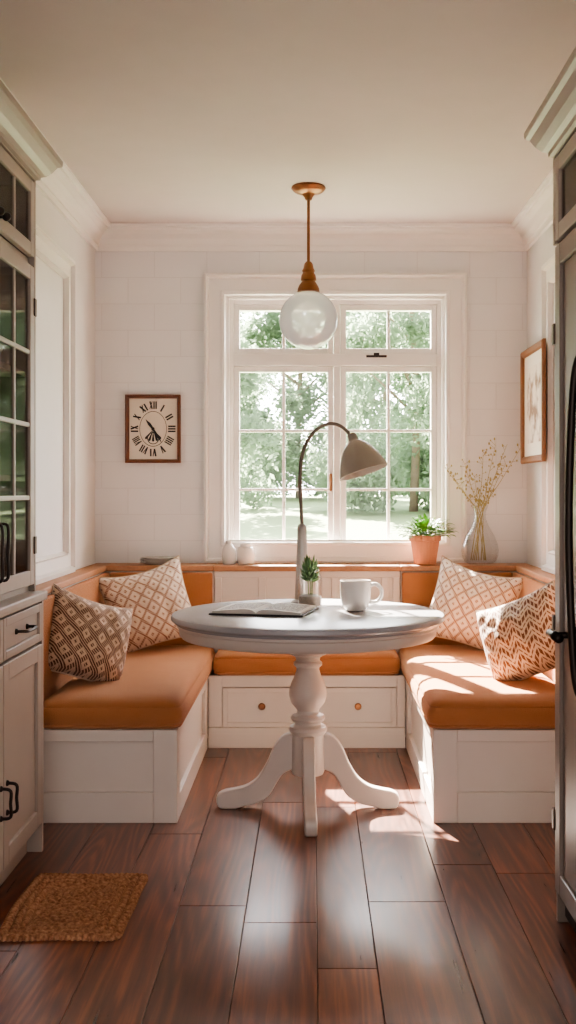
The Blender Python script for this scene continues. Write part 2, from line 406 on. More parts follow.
def crown():
    prof=[(0.0,ZC-0.125),(0.016,ZC-0.125),(0.018,ZC-0.100),(0.026,ZC-0.099),(0.030,ZC-0.088),(0.036,ZC-0.066),(0.052,ZC-0.044),(0.078,ZC-0.030),(0.084,ZC-0.029),(0.085,ZC-0.016),(0.1,ZC-0.014),(0.102,ZC-0.0005)]
    V=[];Fc=[]
    for o,z in prof: V+=[(XL+o,YN,z),(XL+o,YB-o,z),(XR-o,YB-o,z),(XR-o,YN,z)]
    for i in range(len(prof)-1):
        for k in range(3): Fc.append((i*4+k,i*4+k+1,(i+1)*4+k+1,(i+1)*4+k))
    struct(finish('trim_1',V,Fc,M_trim),'white crown moulding around the ceiling','moulding')
crown()
CP=[(0,0.0),(0,0.040),(0.012,0.046),(0.022,0.040),(0.026,0.024),(0.088,0.020),(0.092,0.030),(0.108,0.028),(0.114,0.014),(0.122,0.010),(0.122,0.0)]
struct(frame_loft('trim_2',WX0-0.125,WX1+0.122,0.864,WZ1+0.125,CP,lambda a,b,d:(a,YB-d,b),M_trim),'white moulded window casing','moulding')
CPs=[(0,0.0),(0,0.036),(0.02,0.040),(0.03,0.02),(0.08,0.016),(0.09,0.026),(0.1,0.006),(0.1,0.0)]
struct(frame_loft('trim_3',4.1,5.11,0.864,2.33,CPs,lambda a,b,d:(XL+d,a,b),M_trim),'white moulded casing on side wall','moulding')
struct(frame_loft('trim_4',4.2,5.22,0.864,2.33,CPs,lambda a,b,d:(XR-d,a,b),M_trim),'white moulded casing on side wall','moulding')

def window():
    e=empty('window_1',(0.125,YB+0.07,WZ0)); struct(e,'white casement window with transom and divided panes','window')
    y0,y1=YB+0.045,YB+0.115
    zt0,zt1=1.915,1.98
    fw=0.026
    cxm=PX(337,5.8)
    fr=[(WX0,WX0+fw,y0,y1,WZ0,WZ1),(WX1-fw,WX1,y0,y1,WZ0,WZ1),(WX0+fw,WX1-fw,y0,y1,WZ1-fw,WZ1),(WX0+fw,WX1-fw,y0-0.02,y1,WZ0,WZ0+0.02),
        (WX0+fw,WX1-fw,y0-0.01,y1-0.001,zt0,zt1),(cxm-0.018,cxm+0.018,y0-0.005,y1-0.002,WZ0+0.02,zt0),(cxm-0.018,cxm+0.018,y0-0.005,y1-0.002,zt1,WZ1-fw)]
    boxes('window_frame',fr,M_trim,e,bevel=0.003)
    boxes('window_jamb',[(WX0-0.001,WX0+0.004,YB-0.002,y0,WZ0,WZ1),(WX1-0.004,WX1+0.001,YB-0.002,y0,WZ0,WZ1),(WX0,WX1,YB-0.002,y0,WZ1-0.004,WZ1+0.001)],M_trim,e)
    boxes('window_sill',[(WX0-0.0,WX1+0.0,YB-0.035,y0-0.021,WZ0-0.015,WZ0+0.008)],M_trim,e,bevel=0.004)
    for (a,b) in ((WX0+fw+0.002,cxm-0.020),(cxm+0.020,WX1-fw-0.002)):
        for (z0,z1,rows,nm) in ((WZ0+0.022,zt0-0.002,3,'sash'),(zt1+0.002,WZ1-fw-0.002,1,'transom_sash')):
            s=0.029; yy0,yy1=y0+0.008,y1-0.015
            L=[(a,a+s,yy0,yy1,z0,z1),(b-s,b,yy0,yy1,z0,z1),(a+s,b-s,yy0,yy1,z0,z0+s),(a+s,b-s,yy0,yy1,z1-s,z1)]
            m=(a+b)/2; L.append((m-0.008,m+0.008,yy0+0.008,yy1-0.008,z0+s,z1-s))
            for r in range(1,rows):
                zz=z0+s+(z1-z0-2*s)*r/rows; L.append((a+s,b-s,yy0+0.0085,yy1-0.0085,zz-0.007,zz+0.007))
            sa=boxes(nm,L,M_trim,e,bevel=0.002)
            boxes('glass_pane',[(a+s*0.8,b-s*0.8,y0+0.03,y0+0.033,z0+s*0.8,z1-s*0.8)],M_glass,sa)
            if rows==3 and a<0:
                hx=b-0.015; z=PZ(482,5.8)
                boxes('window_handle',[(hx-0.008,hx+0.008,yy0-0.022,yy0,z-0.045,z+0.045),(hx-0.005,hx+0.005,yy0-0.035,yy0-0.0225,z-0.05,z+0.0)],M_brass,sa,bevel=0.003)
    z=(zt0+zt1)/2+0.02
    boxes('transom_latch',[(0.29,0.40,y0-0.022,y0-0.01,z-0.008,z+0.004),(0.33,0.36,y0-0.028,y0-0.0225,z-0.004,z+0.016)],M_iron,e,bevel=0.002)
window()

# ---------------- outside ----------------
def outside():
    V=[];Fc=[]; nx,ny=20,30
    def gz(y): return -0.25+1.25*min(1,max(0,(y-8)/24))
    for j in range(ny+1):
        for i in range(nx+1):
            y=6.0+64*(j/ny); x=-30+60*i/nx
            V.append((x,y,gz(y)+0.06*noise.noise(Vector((x*0.3,y*0.3,0)))))
    for j in range(ny):
        for i in range(nx):
            a=j*(nx+1)+i; Fc.append((a,a+1,a+nx+2,a+nx+1))
    o=finish('ground',V,Fc,M_grass,smooth=True); struct(o,'sunlit green lawn outside the window','lawn')
    protos=[]
    for s in range(3):
        rnd=random.Random(50+s)
        h=rnd.uniform(8.2,9.4); V=[];Fc=[]
        blobs=[]
        for q in range(80):
            a=rnd.uniform(0,6.28); t=rnd.random()**1.15; zz=0.45+(h-1.3)*t; R=(2.25*math.sin(math.pi*min(0.95,0.4+0.55*t)))*math.sqrt(rnd.random())
            blobs.append((R*math.cos(a),R*math.sin(a),zz,rnd.uniform(0.45,0.9)))
        for q in range(26000):
            b=rnd.choice(blobs); d=Vector((rnd.gauss(0,1),rnd.gauss(0,1),rnd.gauss(0,0.8))).normalized()*b[3]*rnd.uniform(0.4,1.0)
            c=Vector(b[:3])+d; sz=rnd.uniform(0.045,0.095)
            if c.z<0.1: c.z=0.1+rnd.random()*0.3
            u=Vector((rnd.gauss(0,1),rnd.gauss(0,1),rnd.gauss(0,1))).normalized(); w=u.orthogonal().normalized(); B=len(V)
            V+=[tuple(c-u*sz*1.3),tuple(c+w*sz*0.7),tuple(c+u*sz*1.3),tuple(c-w*sz*0.7)]; Fc.append((B,B+1,B+2,B+3))
        protos.append((V,Fc,h))
    spots=[(-9.4,27),(-3.4,27.3),(2.5,26.6),(8.5,27),(-12,33.4),(-6.3,33.6),(-0.4,33.3),(5.6,33),(11.6,33.4),(-9.4,39.7),(-3.3,39.5),(2.6,39.4),(8.6,39.6)]
    g='garden trees beyond the lawn'
    built={}
    for i,(x,y) in enumerate(spots):
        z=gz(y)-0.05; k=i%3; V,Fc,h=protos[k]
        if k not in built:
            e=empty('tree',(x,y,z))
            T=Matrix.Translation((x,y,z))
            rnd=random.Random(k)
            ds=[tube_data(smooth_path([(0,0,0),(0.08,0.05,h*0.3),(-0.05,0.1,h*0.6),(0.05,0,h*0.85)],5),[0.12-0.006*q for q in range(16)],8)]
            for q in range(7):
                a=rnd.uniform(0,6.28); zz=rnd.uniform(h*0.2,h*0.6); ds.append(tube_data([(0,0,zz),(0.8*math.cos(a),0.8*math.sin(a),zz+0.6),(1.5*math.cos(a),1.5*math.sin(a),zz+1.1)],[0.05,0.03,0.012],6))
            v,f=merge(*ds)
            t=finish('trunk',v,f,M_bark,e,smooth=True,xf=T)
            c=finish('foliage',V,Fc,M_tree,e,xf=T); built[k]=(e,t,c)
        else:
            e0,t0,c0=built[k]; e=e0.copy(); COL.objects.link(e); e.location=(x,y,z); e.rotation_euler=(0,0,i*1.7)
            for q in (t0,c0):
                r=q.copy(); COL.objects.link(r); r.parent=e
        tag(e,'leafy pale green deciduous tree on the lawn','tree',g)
outside()

# ---------------- benches ----------------
BZ=0.35
def rails_near(x0,x1,yf,z0,z1,sl,sr,top,bot,t=0.018):
    return [(x0,x0+sl,yf-t,yf,z0,z1),(x1-sr,x1,yf-t,yf,z0,z1),(x0+sl,x1-sr,yf-t,yf,z1-top,z1),(x0+sl,x1-sr,yf-t,yf,z0,z0+bot)]
def bench_side(sgn,xw,xi,label):
    e=empty('built_in_bench',((xw+xi)/2,4.9,0)); tag(e,label,'bench')
    a,b=min(xw,xi),max(xw,xi)
    yn=4.05; yf=YB-0.004
    ins=0.018
    ia=a if sgn<0 else a+ins; ib=b-ins if sgn<0 else b
    L=[(ia,ib,yn+ins,yf,0.0,BZ)]
    L+=rails_near(a,b,yn+ins,0,BZ,0.09,0.09,0.045,0.115,t=ins)
    xo0,xo1=(b-ins,b) if sgn<0 else (a,a+ins)
    ye=5.227
    L+=[(xo0,xo1,yn+ins,yn+0.08,0,BZ),(xo0,xo1,ye-0.09,ye,0,BZ),(xo0,xo1,yn+0.08,ye-0.09,BZ-0.045,BZ),(xo0,xo1,yn+0.08,ye-0.09,0,0.09)]
    boxes('bench_base',L,M_cab,e,bevel=0.003)
    w=0.085
    if sgn<0: bx0,bx1=a,a+w; px0,px1=a+w,a+w+0.03
    else: bx0,bx1=b-w,b; px0,px1=b-w-0.03,b-w
    boxes('backrest_frame',[(bx0,bx1,yn,5.55,BZ,0.832),(a,b,5.55,yf,BZ,0.832)],M_cab,e,bevel=0.003)
    lx0,lx1=(bx0,bx1+0.012) if sgn<0 else (bx0-0.012,bx1)
    boxes('backrest_ledge',[(lx0,lx1,yn-0.01,5.538,0.833,0.862),(a,b,5.538,yf,0.833,0.862)],M_wood,e,bevel=0.005)
    cx0,cx1=(px1,b-0.005) if sgn<0 else (a+0.005,px0)
    boxes('backrest_pad',[(px0,px1,yn+0.01,5.548,0.353,0.828),(cx0,cx1,5.518,5.548,0.353,0.828)],M_leather,e,bevel=0.010,bseg=3,smooth=True)
    return e
bench_side(-1,XL+0.004,-0.505,'cream panelled bench with tan back pad along plain wall')
bench_side(1,XR-0.004,0.455,'cream panelled bench with tan back pad beside framed print')
def bench_mid():
    x0,x1=-0.503,0.453
    e=empty('built_in_bench',(0,5.4,0)); tag(e,'cream bench with two drawers beneath the window','bench')
    yn=5.24; yf=YB-0.004; ins=0.018
    z0d,z1d=PZ(727,5.24),PZ(688,5.24)
    L=[(x0,x1,yn+ins,yf,0,BZ)]
    dx0,dxm,dx1=PX(222,5.24),PX(309,5.24),PX(397,5.24)
    L+=[(x0,dx0,yn,yn+ins,0.1,BZ),(dx1,x1,yn,yn+ins,0.1,BZ),(dx0,dx1,yn,yn+ins,z1d+0.004,BZ),(dx0,dx1,yn,yn+ins,0.1,z0d-0.004),(dxm-0.012,dxm+0.012,yn,yn+ins,z0d-0.004,z1d+0.004),(x0+0.001,x1-0.001,yn-0.012,yn+ins,0,0.099)]
    boxes('bench_base',L,M_cab,e,bevel=0.003)
    for (a,b,k) in ((dx0+0.004,dxm-0.016,262),(dxm+0.016,dx1-0.004,358)):
        s=0.022
        d=boxes('drawer',[(a,b,yn+0.008,yn+0.016,z0d,z1d)]+rails_near(a,b,yn+0.008,z0d,z1d,s,s,s,s,t=0.009),M_cab,e,bevel=0.002)
        kx=PX(k,5.24); kz=PZ(706,5.24)
        lathe('knob',[(0,0.028),(0.012,0.027),(0.017,0.021),(0.014,0.014),(0.007,0.010),(0.007,0),(0,0)],(kx,yn+0.008,kz),M_brass,d,seg=20,xf=Matrix.Rotation(math.radians(90),4,'X'))
    yb=5.55
    L=[(x0,x1,yb+0.012,yf,BZ,0.832),(x0,x1,yb,yb+0.012,0.8,0.832),(x0,x1,yb,yb+0.012,BZ,0.50)]
    for p in (x0+0.02,PX(262,5.55),PX(335,5.55),PX(385,5.55),x1-0.02): L.append((p-0.018,p+0.018,yb,yb+0.012,0.5,0.8))
    boxes('backrest_frame',L,M_cab,e,bevel=0.003)
    boxes('backrest_ledge',[(x0,x1,5.538,yf,0.833,0.862)],M_wood,e,bevel=0.005)
bench_mid()

def cushion(x0,x1,y0,y1,z0,z1,label):
    V=[];Fc=[]
    lim=0.3*min(x1-x0,y1-y0)
    def outline(ins):
        pts=[]; rc=0.035; ins=min(ins,lim)
        X0,X1,Y0,Y1=x0+ins,x1-ins,y0+ins,y1-ins
        for (cx,cy,a0) in ((X1-rc,Y0+rc,-90),(X1-rc,Y1-rc,0),(X0+rc,Y1-rc,90),(X0+rc,Y0+rc,180)):
            for k in range(7):
                a=math.radians(a0+90*k/6); pts.append((cx+rc*math.cos(a),cy+rc*math.sin(a)))
        out=[]
        n=len(pts)
        for i in range(n):
            p=pts[i];q=pts[(i+1)%n]; m=16 if i%7==6 else 1
            for k in range(m): out.append((p[0]+(q[0]-p[0])*k/m,p[1]+(q[1]-p[1])*k/m))
        return out
    rings=[]
    for ins,z in [(0.02,z0),(0.006,z0+0.006),(0.0,z0+0.014),(0.004,z0+0.019),(-0.003,z0+0.03),(-0.006,(z0+z1)/2),(-0.002,z1-0.036),(0.006,z1-0.026),(0.004,z1-0.021),(0.011,z1-0.011),(0.025,z1-0.002),(0.05,z1+0.006),(0.08,z1+0.010),(0.095,z1+0.011)]:
        rings.append([(x,y,z+(0.004*noise.noise(Vector((x*5,y*5,0))) if z>z1-0.012 else 0)) for x,y in outline(ins)])
    m=len(rings[0])
    for R in rings: V+=R
    for i in range(len(rings)-1):
        for k in range(m):
            k2=(k+1)%m; Fc.append((i*m+k,i*m+k2,(i+1)*m+k2,(i+1)*m+k))
    Fc.append(tuple(range(m))); Fc.append(tuple((len(rings)-1)*m+k for k in range(m)))
    o=finish('seat_cushion',V,Fc,M_leather,smooth=True,autosmooth=60)
    tag(o,label,'cushion','bench seat cushions')
cushion(XL+0.127,-0.49,4.04,5.51,BZ+0.001,0.46,'long tan bench cushion beside the plain wall')
cushion(0.437,XR-0.127,4.04,5.51,BZ+0.001,0.46,'long tan bench cushion catching window sunlight')
cushion(-0.480,0.427,5.215,5.543,BZ+0.001,0.46,'tan bench cushion beneath the window')

# pillows
def pillow(loc,a,b,t,rz,lean,roll,material,label,seed,rnd_=0.0):
    N=32; V=[];Fc=[];UV=[]
    idx={}
    for side in (1,-1):
        for j in range(N+1):
            for i in range(N+1):
                u=-1+2*i/N; v=-1+2*j/N
                edge=(i in (0,N) or j in (0,N))
                if side==-1 and edge: idx[(side,i,j)]=idx[(1,i,j)]; continue
                pin=0.09*(1-rnd_)
                x=u*a*(1-pin*(1-v*v)*abs(u)-rnd_*0.17*v*v*abs(u)); z=v*b*(1-pin*(1-u*u)*abs(v)-rnd_*0.17*u*u*abs(v))
                z-=0.02*(1-u*u)*(1 if v>0 else 0)*v
                th=t*((1-u*u)*(1-v*v))**0.45 if not edge else 0
                th*=1+0.18*noise.noise(Vector((u*2.2+seed,v*2.2,side)))-0.2*v
                y=-side*th
                y+=0.011*noise.noise(Vector((u*4,v*4,seed+side*3)))*(0 if edge else 1)
                idx[(side,i,j)]=len(V); V.append((x,y,z)); UV.append((i/N,j/N))
    for side in (1,-1):
        for j in range(N):
            for i in range(N):
                q=(idx[(side,i,j)],idx[(side,i+1,j)],idx[(side,i+1,j+1)],idx[(side,i,j+1)])
                if side==-1: q=q[::-1]
                Fc.append(q)
    T=Matrix.Translation(loc)@Matrix.Rotation(math.radians(rz),4,'Z')@Matrix.Rotation(math.radians(-lean),4,'X')@Matrix.Rotation(math.radians(roll),4,'Y')
    o=finish('throw_pillow',V,Fc,material,smooth=True,xf=T,uvs=UV)
    P=[V[idx[(1,i,0)]] for i in range(N+1)]+[V[idx[(1,N,j)]] for j in range(1,N+1)]+[V[idx[(1,i,N)]] for i in range(N-1,-1,-1)]+[V[idx[(1,0,j)]] for j in range(N-1,0,-1)]
    P.append(P[0])
    tube('piping',P,0.004,M_pipe,o,seg=6,xf=T)
    tag(o,label,'pillow','patterned throw pillows')
    return o
pillow((-0.80,5.30,0.682),0.215,0.205,0.11,16,18,-14,M_pilA,'cream pillow with rust lattice leaning in bench corner',1)
pillow((-0.925,4.42,0.650),0.195,0.18,0.115,40,14,20,M_pilB,'dark brown diamond-weave pillow beside glass-front cabinet',2,rnd_=0.25)
pillow((0.785,5.30,0.682),0.215,0.205,0.11,-16,18,14,M_pilA,'cream pillow with rust lattice near glass vase',3)
pillow((0.88,4.47,0.650),0.195,0.18,0.115,-36,14,-24,M_pilC,'bold brown zigzag pillow on sunlit bench',4,rnd_=0.3)

# ---------------- table ----------------
TX,TY=-0.016,4.25
def table():
    e=empty('round_pedestal_table',(TX,TY,0)); tag(e,'round white-painted pedestal table with turned column','table')
    L=(TX,TY,0)
    lathe('table_top',[(0,0.77),(0.52,0.77),(0.531,0.766),(0.535,0.758),(0.534,0.748),(0.527,0.742),(0.518,0.739),(0.512,0.730),(0.0,0.730)],L,M_tabtop,e,seg=128)
    lathe('apron',[(0,0.7295),(0.512,0.7295),(0.512,0.722),(0.505,0.716),(0.502,0.69),(0.494,0.680),(0.478,0.676),(0.465,0.682),(0.465,0.70),(0,0.70)],L,M_tabped,e,seg=128)
    prof=[(0,0.699),(0.15,0.699),(0.15,0.68),(0.09,0.665),(0.085,0.655),(0.07,0.645),(0.072,0.628),(0.078,0.618),(0.074,0.606),(0.058,0.600),(0.048,0.592),(0.046,0.58),(0.056,0.572),(0.056,0.562),(0.046,0.554),(0.044,0.545),(0.052,0.52),(0.066,0.49),(0.074,0.46),(0.074,0.44),(0.066,0.415),(0.05,0.395),(0.042,0.385),(0.044,0.374),(0.062,0.366),(0.068,0.355),(0.062,0.344),(0.05,0.338),(0.05,0.330),(0.072,0.322),(0.076,0.31),(0.072,0.30),(0.066,0.292),(0.066,0.15),(0.06,0.135),(0.04,0.128),(0,0.126)]
    lathe('pedestal_column',prof,L,M_tabped,e,seg=64)
    up=[(0.05,0.29),(0.085,0.292),(0.115,0.275),(0.145,0.235),(0.17,0.18),(0.205,0.125),(0.25,0.092),(0.30,0.078),(0.345,0.07),(0.372,0.055),(0.378,0.03),(0.365,0.004),(0.34,0.0)]
    dn=[(0.30,0.0),(0.265,0.01),(0.225,0.018),(0.185,0.035),(0.155,0.06),(0.13,0.10),(0.10,0.14),(0.05,0.16)]
    pr=[(p.x,p.y) for p in smooth_path([(a,b,0) for a,b in up],4)]+[(p.x,p.y) for p in smooth_path([(a,b,0) for a,b in dn],4)]
    for ang in (0,90,180,270):
        V=[];n=len(pr); w=0.023; k=0.95 if ang in (0,180) else 1.0
        for yy in (-w,w):
            for (r,z) in pr: V.append((r*k,yy,max(z,0)))
        Fc=[tuple(range(n)),tuple(range(2*n-1,n-1,-1))]+[(q,(q+1)%n,n+(q+1)%n,n+q) for q in range(n)]
        T=Matrix.Translation(L)@Matrix.Rotation(math.radians(ang+2 if ang==270 else ang),4,'Z')
        finish('leg',V,Fc,M_tabped,e,xf=T,bevel=0.007,bseg=3,smooth=True,autosmooth=40)
table()

def desk_lamp():
    D=4.6
    def p(px,py,dy=0): return (PX(px,D),D+dy,PZ(py,D))
    bx=PX(302,D)
    e=empty('desk_lamp',(bx,D,0.771)); tag(e,'taupe gooseneck desk lamp standing on the table','lamp')
    zt=PZ(525,D)
    lathe('lamp_base',[(0,0.771),(0.048,0.771),(0.05,0.775),(0.042,0.780),(0.032,0.786),(0.030,0.81),(0.026,0.9),(0.022,1.0),(0.020,zt-0.01),(0.016,zt),(0.010,zt+0.006),(0,zt+0.006)],(bx,D,0),M_stand,e,seg=40)
    pts=smooth_path([(bx,D,zt),p(301,505),p(300,480),p(302,456),p(310,437),p(322,426),p(335,424),p(346,430),p(352,439)],8)
    tube('lamp_arm',pts,0.0078,M_bronze,e,seg=12)
    ap=Vector(p(352,436)); ce=Vector(p(363.5,472,-0.02)); ax=(ce-ap).normalized()
    rot=ax.to_track_quat('Z','Y').to_matrix().to_4x4(); T=Matrix.Translation(ap)@rot
    Ls=(ce-ap).length
    ctl=[(0.0,-0.014),(0.012,-0.013),(0.019,-0.006),(0.021,0.006),(0.024,0.020),(0.038,0.032),(0.056,0.050),(0.073,0.076),(0.087,0.104),(0.098,0.130),(0.108,Ls)]
    out=[(max(p_.x,0.0),p_.y) for p_ in smooth_path([(r,z,0) for r,z in ctl],4)]
    inn=[(r-0.003,z+0.002) for r,z in reversed(out[22:-1])]
    prof=out+[(0.1092,Ls+0.002),(0.106,Ls+0.002)]+inn+[(0.0,inn[-1][1])]
    V,Fc=lathe_data(prof,64); finish('lamp_shade',V,Fc,M_lamp,e,smooth=True,xf=T,autosmooth=60)
    V,Fc=sphere_d((0,0,0.095),0.024,16,10,1.2); finish('bulb',V,Fc,M_cer,e,smooth=True,xf=T)
desk_lamp()

def mug():
    D=4.3; x=PX(355.5,D); z=0.771
    e=empty('coffee_mug',(x,D,z)); tag(e,'white ceramic coffee mug on the table','mug')
    lathe('mug_body',[(0,0),(0.035,0),(0.04,0.004),(0.05,0.015),(0.058,0.04),(0.061,0.08),(0.062,0.117),(0.060,0.12),(0.057,0.117),(0.055,0.08),(0.052,0.04),(0.044,0.016),(0,0.012)],(x,D,z),M_cer,e)
    tube('mug_handle',smooth_path([(x+0.056,D-0.005,z+0.098),(x+0.078,D-0.007,z+0.105),(x+0.100,D-0.01,z+0.09),(x+0.103,D-0.01,z+0.06),(x+0.085,D-0.007,z+0.036),(x+0.055,D-0.005,z+0.034)],5),0.007,M_cer,e)
    lathe('coffee',[(0,0.095),(0.0545,0.095)],(x,D,z),M_coffee,e)
mug()
def jar():
    D=4.42; x=PX(310,D); z=0.771
    e=empty('jar_planter',(x,D,z)); tag(e,'small glass jar holding a green succulent on the table','plant')
    lathe('glass_jar',[(0,0),(0.042,0),(0.048,0.005),(0.050,0.05),(0.050,0.11),(0.046,0.128),(0.040,0.138),(0.040,0.15),(0.044,0.156)],(x,D,z),M_vase,e)
    lathe('pebbles',[(0,0.004),(0.0435,0.006),(0.0465,0.045),(0.02,0.054),(0,0.05)],(x,D,z),M_pebble,e)
    ds=[]
    for k in range(5):
        a=k*1.257; ds.append(tube_data([(0.008*math.cos(a),0.008*math.sin(a),0.045),(0.01*math.cos(a),0.01*math.sin(a),0.13)],0.0022,6))
    for k in range(44):
        a=k*2.4; t=k/44; el=0.35+1.1*t; h=0.105+0.05*t
        d=(math.cos(a)*math.cos(el),math.sin(a)*math.cos(el),math.sin(el))
        L=0.035+0.025*t
        b=Vector((0.008*math.cos(a),0.008*math.sin(a),h)); q=b+Vector(d)*L*0.5; r=b+Vector(d)*L+Vector((0,0,0.004))
        ds.append(tube_data([b,b+Vector(d)*L*0.25,q,b+Vector(d)*L*0.8,r],[0.003,0.006,0.0065,0.004,0.0006],7))
    V,Fc=merge(*ds); finish('foliage',V,Fc,M_green2,e,smooth=True,xf=Matrix.Translation((x,D,z)))
jar()
def book():
    D=4.25; x=PX(265,D); z=0.771
    T=Matrix.Translation((x,D,z))@Matrix.Rotation(math.radians(-12),4,'Z')
    e=empty('open_book',(x,D,z)); tag(e,'open book with dark cover lying on the table','book')
    W=0.175; Dp=0.14
    boxes('book_cover',[(-W-0.010,W+0.010,-Dp-0.008,Dp+0.008,0,0.006)],M_cover,e,bevel=0.001,xf=T)
    n=48; V=[];Fc=[];UV=[]
    def hh(u):
        a=abs(u); return 0.003+0.020*(1-math.exp(-a*10))*(1-0.8*a) 
    for k in range(n+1):
        u=-1+2*k/n; xx=u*W; h=hh(u)
        for (yy,zz,v) in ((-Dp,0.0065,0),(-Dp,0.0065+h,0),(Dp,0.0065+h,1),(Dp,0.0065,1)): V.append((xx,yy,zz)); UV.append(((u+1)/2,v))
    for k in range(n):
        a=k*4;b=a+4
        for j in range(4): Fc.append((a+j,b+j,b+(j+1)%4,a+(j+1)%4))
    Fc.append((0,1,2,3)); Fc.append((n*4,n*4+1,n*4+2,n*4+3))
    finish('pages',V,Fc,M_print,e,smooth=True,xf=T,uvs=UV,autosmooth=35)
book()

def pendant():
    D=4.97; x=PX(308.5,D); z=ZC; k=D/F
    e=empty('pendant_light',(x,D,z-0.06)); tag(e,'globe pendant light with brass stem and opal glass','lamp')
    lathe('canopy',[(0,-0.001),(0.078,-0.001),(0.080,-0.008),(0.072,-0.018),(0.062,-0.026),(0.03,-0.034),(0.018,-0.05),(0.014,-0.062),(0,-0.064)],(x,D,z),M_brass,e)
    zs=PZ(264,D); tube('stem',[(x,D,z-0.05),(x,D,zs)],0.007,M_brass,e)
    zg=PZ(320,D); R=29.3*k; zt=PZ(293,D)
    pr=[(0,zs+0.012),(0.012,zs+0.010),(0.020,zs),(0.024,zs-0.02),(0.030,zs-0.032),(0.026,zs-0.04),(0.034,zs-0.055),(0.036,zs-0.075),(0.030,zs-0.08),(0.044,zs-0.10),(0.050,zs-0.115),(0.052,zt+0.004),(0.0,zt-0.0)]
    lathe('socket',pr,(x,D,0),M_brass,e)
    prg=[]
    a0=math.asin(0.048/R)
    for i in range(33):
        a=a0+(math.pi-a0)*i/32; prg.append((R*math.sin(a),R*math.cos(a)))
    lathe('globe_shade',prg,(x,D,zg),M_opal,e,seg=64)
pendant()

def clock():
    D=YB; x0,x1=PX(126,D),PX(181,D); z1,z0=PZ(395,D),PZ(463,D); cx=(x0+x1)/2; cz=(z0+z1)/2
    e=empty('wall_clock',(cx,D-0.02,z0)); tag(e,'rectangular walnut wall clock with roman numerals','clock')
    frame_loft('clock_frame',x0,x1,z0,z1,[(0,0.001),(0,0.03),(0.006,0.036),(0.014,0.034),(0.018,0.024),(0.020,0.012),(0.020,0.001)],lambda a,b,d:(a,D-d,b),M_walnut,e)
    boxes('clock_face',[(x0+0.016,x1-0.016,D-0.012,D-0.002,z0+0.016,z1-0.016)],M_clock,e)
    yy=D-0.0135
    nums=['XII','I','II','III','IIII','V','VI','VII','VIII','IX','X','XI']
    Hh=0.040
    def bar(x_0,z_0,x_1,z_1,w):
        d=Vector((x_1-x_0,z_1-z_0)).normalized(); n=Vector((-d.y,d.x))*w/2
        return [(x_0+n.x,z_0+n.y),(x_1+n.x,z_1+n.y),(x_1-n.x,z_1-n.y),(x_0-n.x,z_0-n.y)]
    for i,t in enumerate(nums):
        w={'I':0.0135,'V':0.025,'X':0.025}; tot=sum(w[c] for c in t); x=-tot/2; bars=[]
        for c in t:
            m=x+w[c]/2; hw=w[c]/2-0.005
            if c=='I': bars.append(bar(m,-Hh/2,m,Hh/2,0.0085))
            elif c=='V': bars+= [bar(m-hw,Hh/2,m,-Hh/2,0.009),bar(m+hw,Hh/2,m,-Hh/2,0.005)]
            else: bars+= [bar(m-hw,Hh/2,m+hw,-Hh/2,0.009),bar(m+hw,Hh/2,m-hw,-Hh/2,0.005)]
            x+=w[c]
        a=math.radians(30*i); rx,rz=0.099,0.126
        sc=min(1.0,0.043/tot); ds=[]
        for q,P in enumerate(bars):
            V=[]
            for (u,v) in P:
                u*=sc
                X=u*math.cos(a)+v*math.sin(a)+rx*math.sin(a); Z=-u*math.sin(a)+v*math.cos(a)+rz*math.cos(a)
                V.append((cx+X,yy-0.0001*q,cz+Z))
            ds.append((V,[(0,1,2,3)]))
        V,Fc=merge(*ds); finish('numeral',V,Fc,M_ink,e)
    def ring(r1,r2,sz,oz=0):
        V=[];Fc=[];n=72
        for k in range(n):
            a=2*math.pi*k/n
            for r in (r1,r2): V.append((cx+r*math.cos(a),D-0.0132,cz+oz+r*sz*math.sin(a)))
        for k in range(n):
            b=(k+1)%n; Fc.append((2*k,2*k+1,2*b+1,2*b))
        return V,Fc
    V,Fc=ring(0.070,0.0725,1.3); finish('dial_ring',V,Fc,M_ink,e)
    def hand(nm,ang,L,w,y):
        a=math.radians(ang); d=Vector((math.sin(a),0,math.cos(a))); n=Vector((math.cos(a),0,-math.sin(a)))
        c=Vector((cx,y,cz)); P=[c-d*L*0.2-n*w*0.5,c-d*L*0.2+n*w*0.5,c+d*L*0.5+n*w,c+d*L,c+d*L*0.5-n*w]
        V=[tuple(p) for p in P]+[tuple(p+Vector((0,-0.0015,0))) for p in P]
        Fc=[(0,1,2,3,4),(9,8,7,6,5)]+[(k,(k+1)%5,5+(k+1)%5,5+k) for k in range(5)]
        finish(nm,V,Fc,M_ink,e)
    hand('hour_hand',-38,0.066,0.008,D-0.016); hand('minute_hand',148,0.09,0.007,D-0.019)
    V,Fc=sphere_d((cx,D-0.021,cz),0.009); finish('hand_hub',V,Fc,M_ink,e,smooth=True)
    # fan of dark blades below the centre
    c2=cz-0.004; ds=[]
    for k in range(5):
        a=math.radians(230+20*k); da=math.radians(6.5); r=0.066
        ds.append(([(cx,D-0.0136,c2),(cx+r*0.9*math.cos(a-da),D-0.0136,c2+r*0.9*math.sin(a-da)),(cx+r*math.cos(a),D-0.0136,c2+r*math.sin(a)),(cx+r*0.9*math.cos(a+da),D-0.0136,c2+r*0.9*math.sin(a+da))],[(0,1,2,3)]))
    ds.append(ring(0.028,0.032,1.0,-0.05))
    V,Fc=merge(*ds); finish('sub_dial',V,Fc,M_ink,e)
clock()

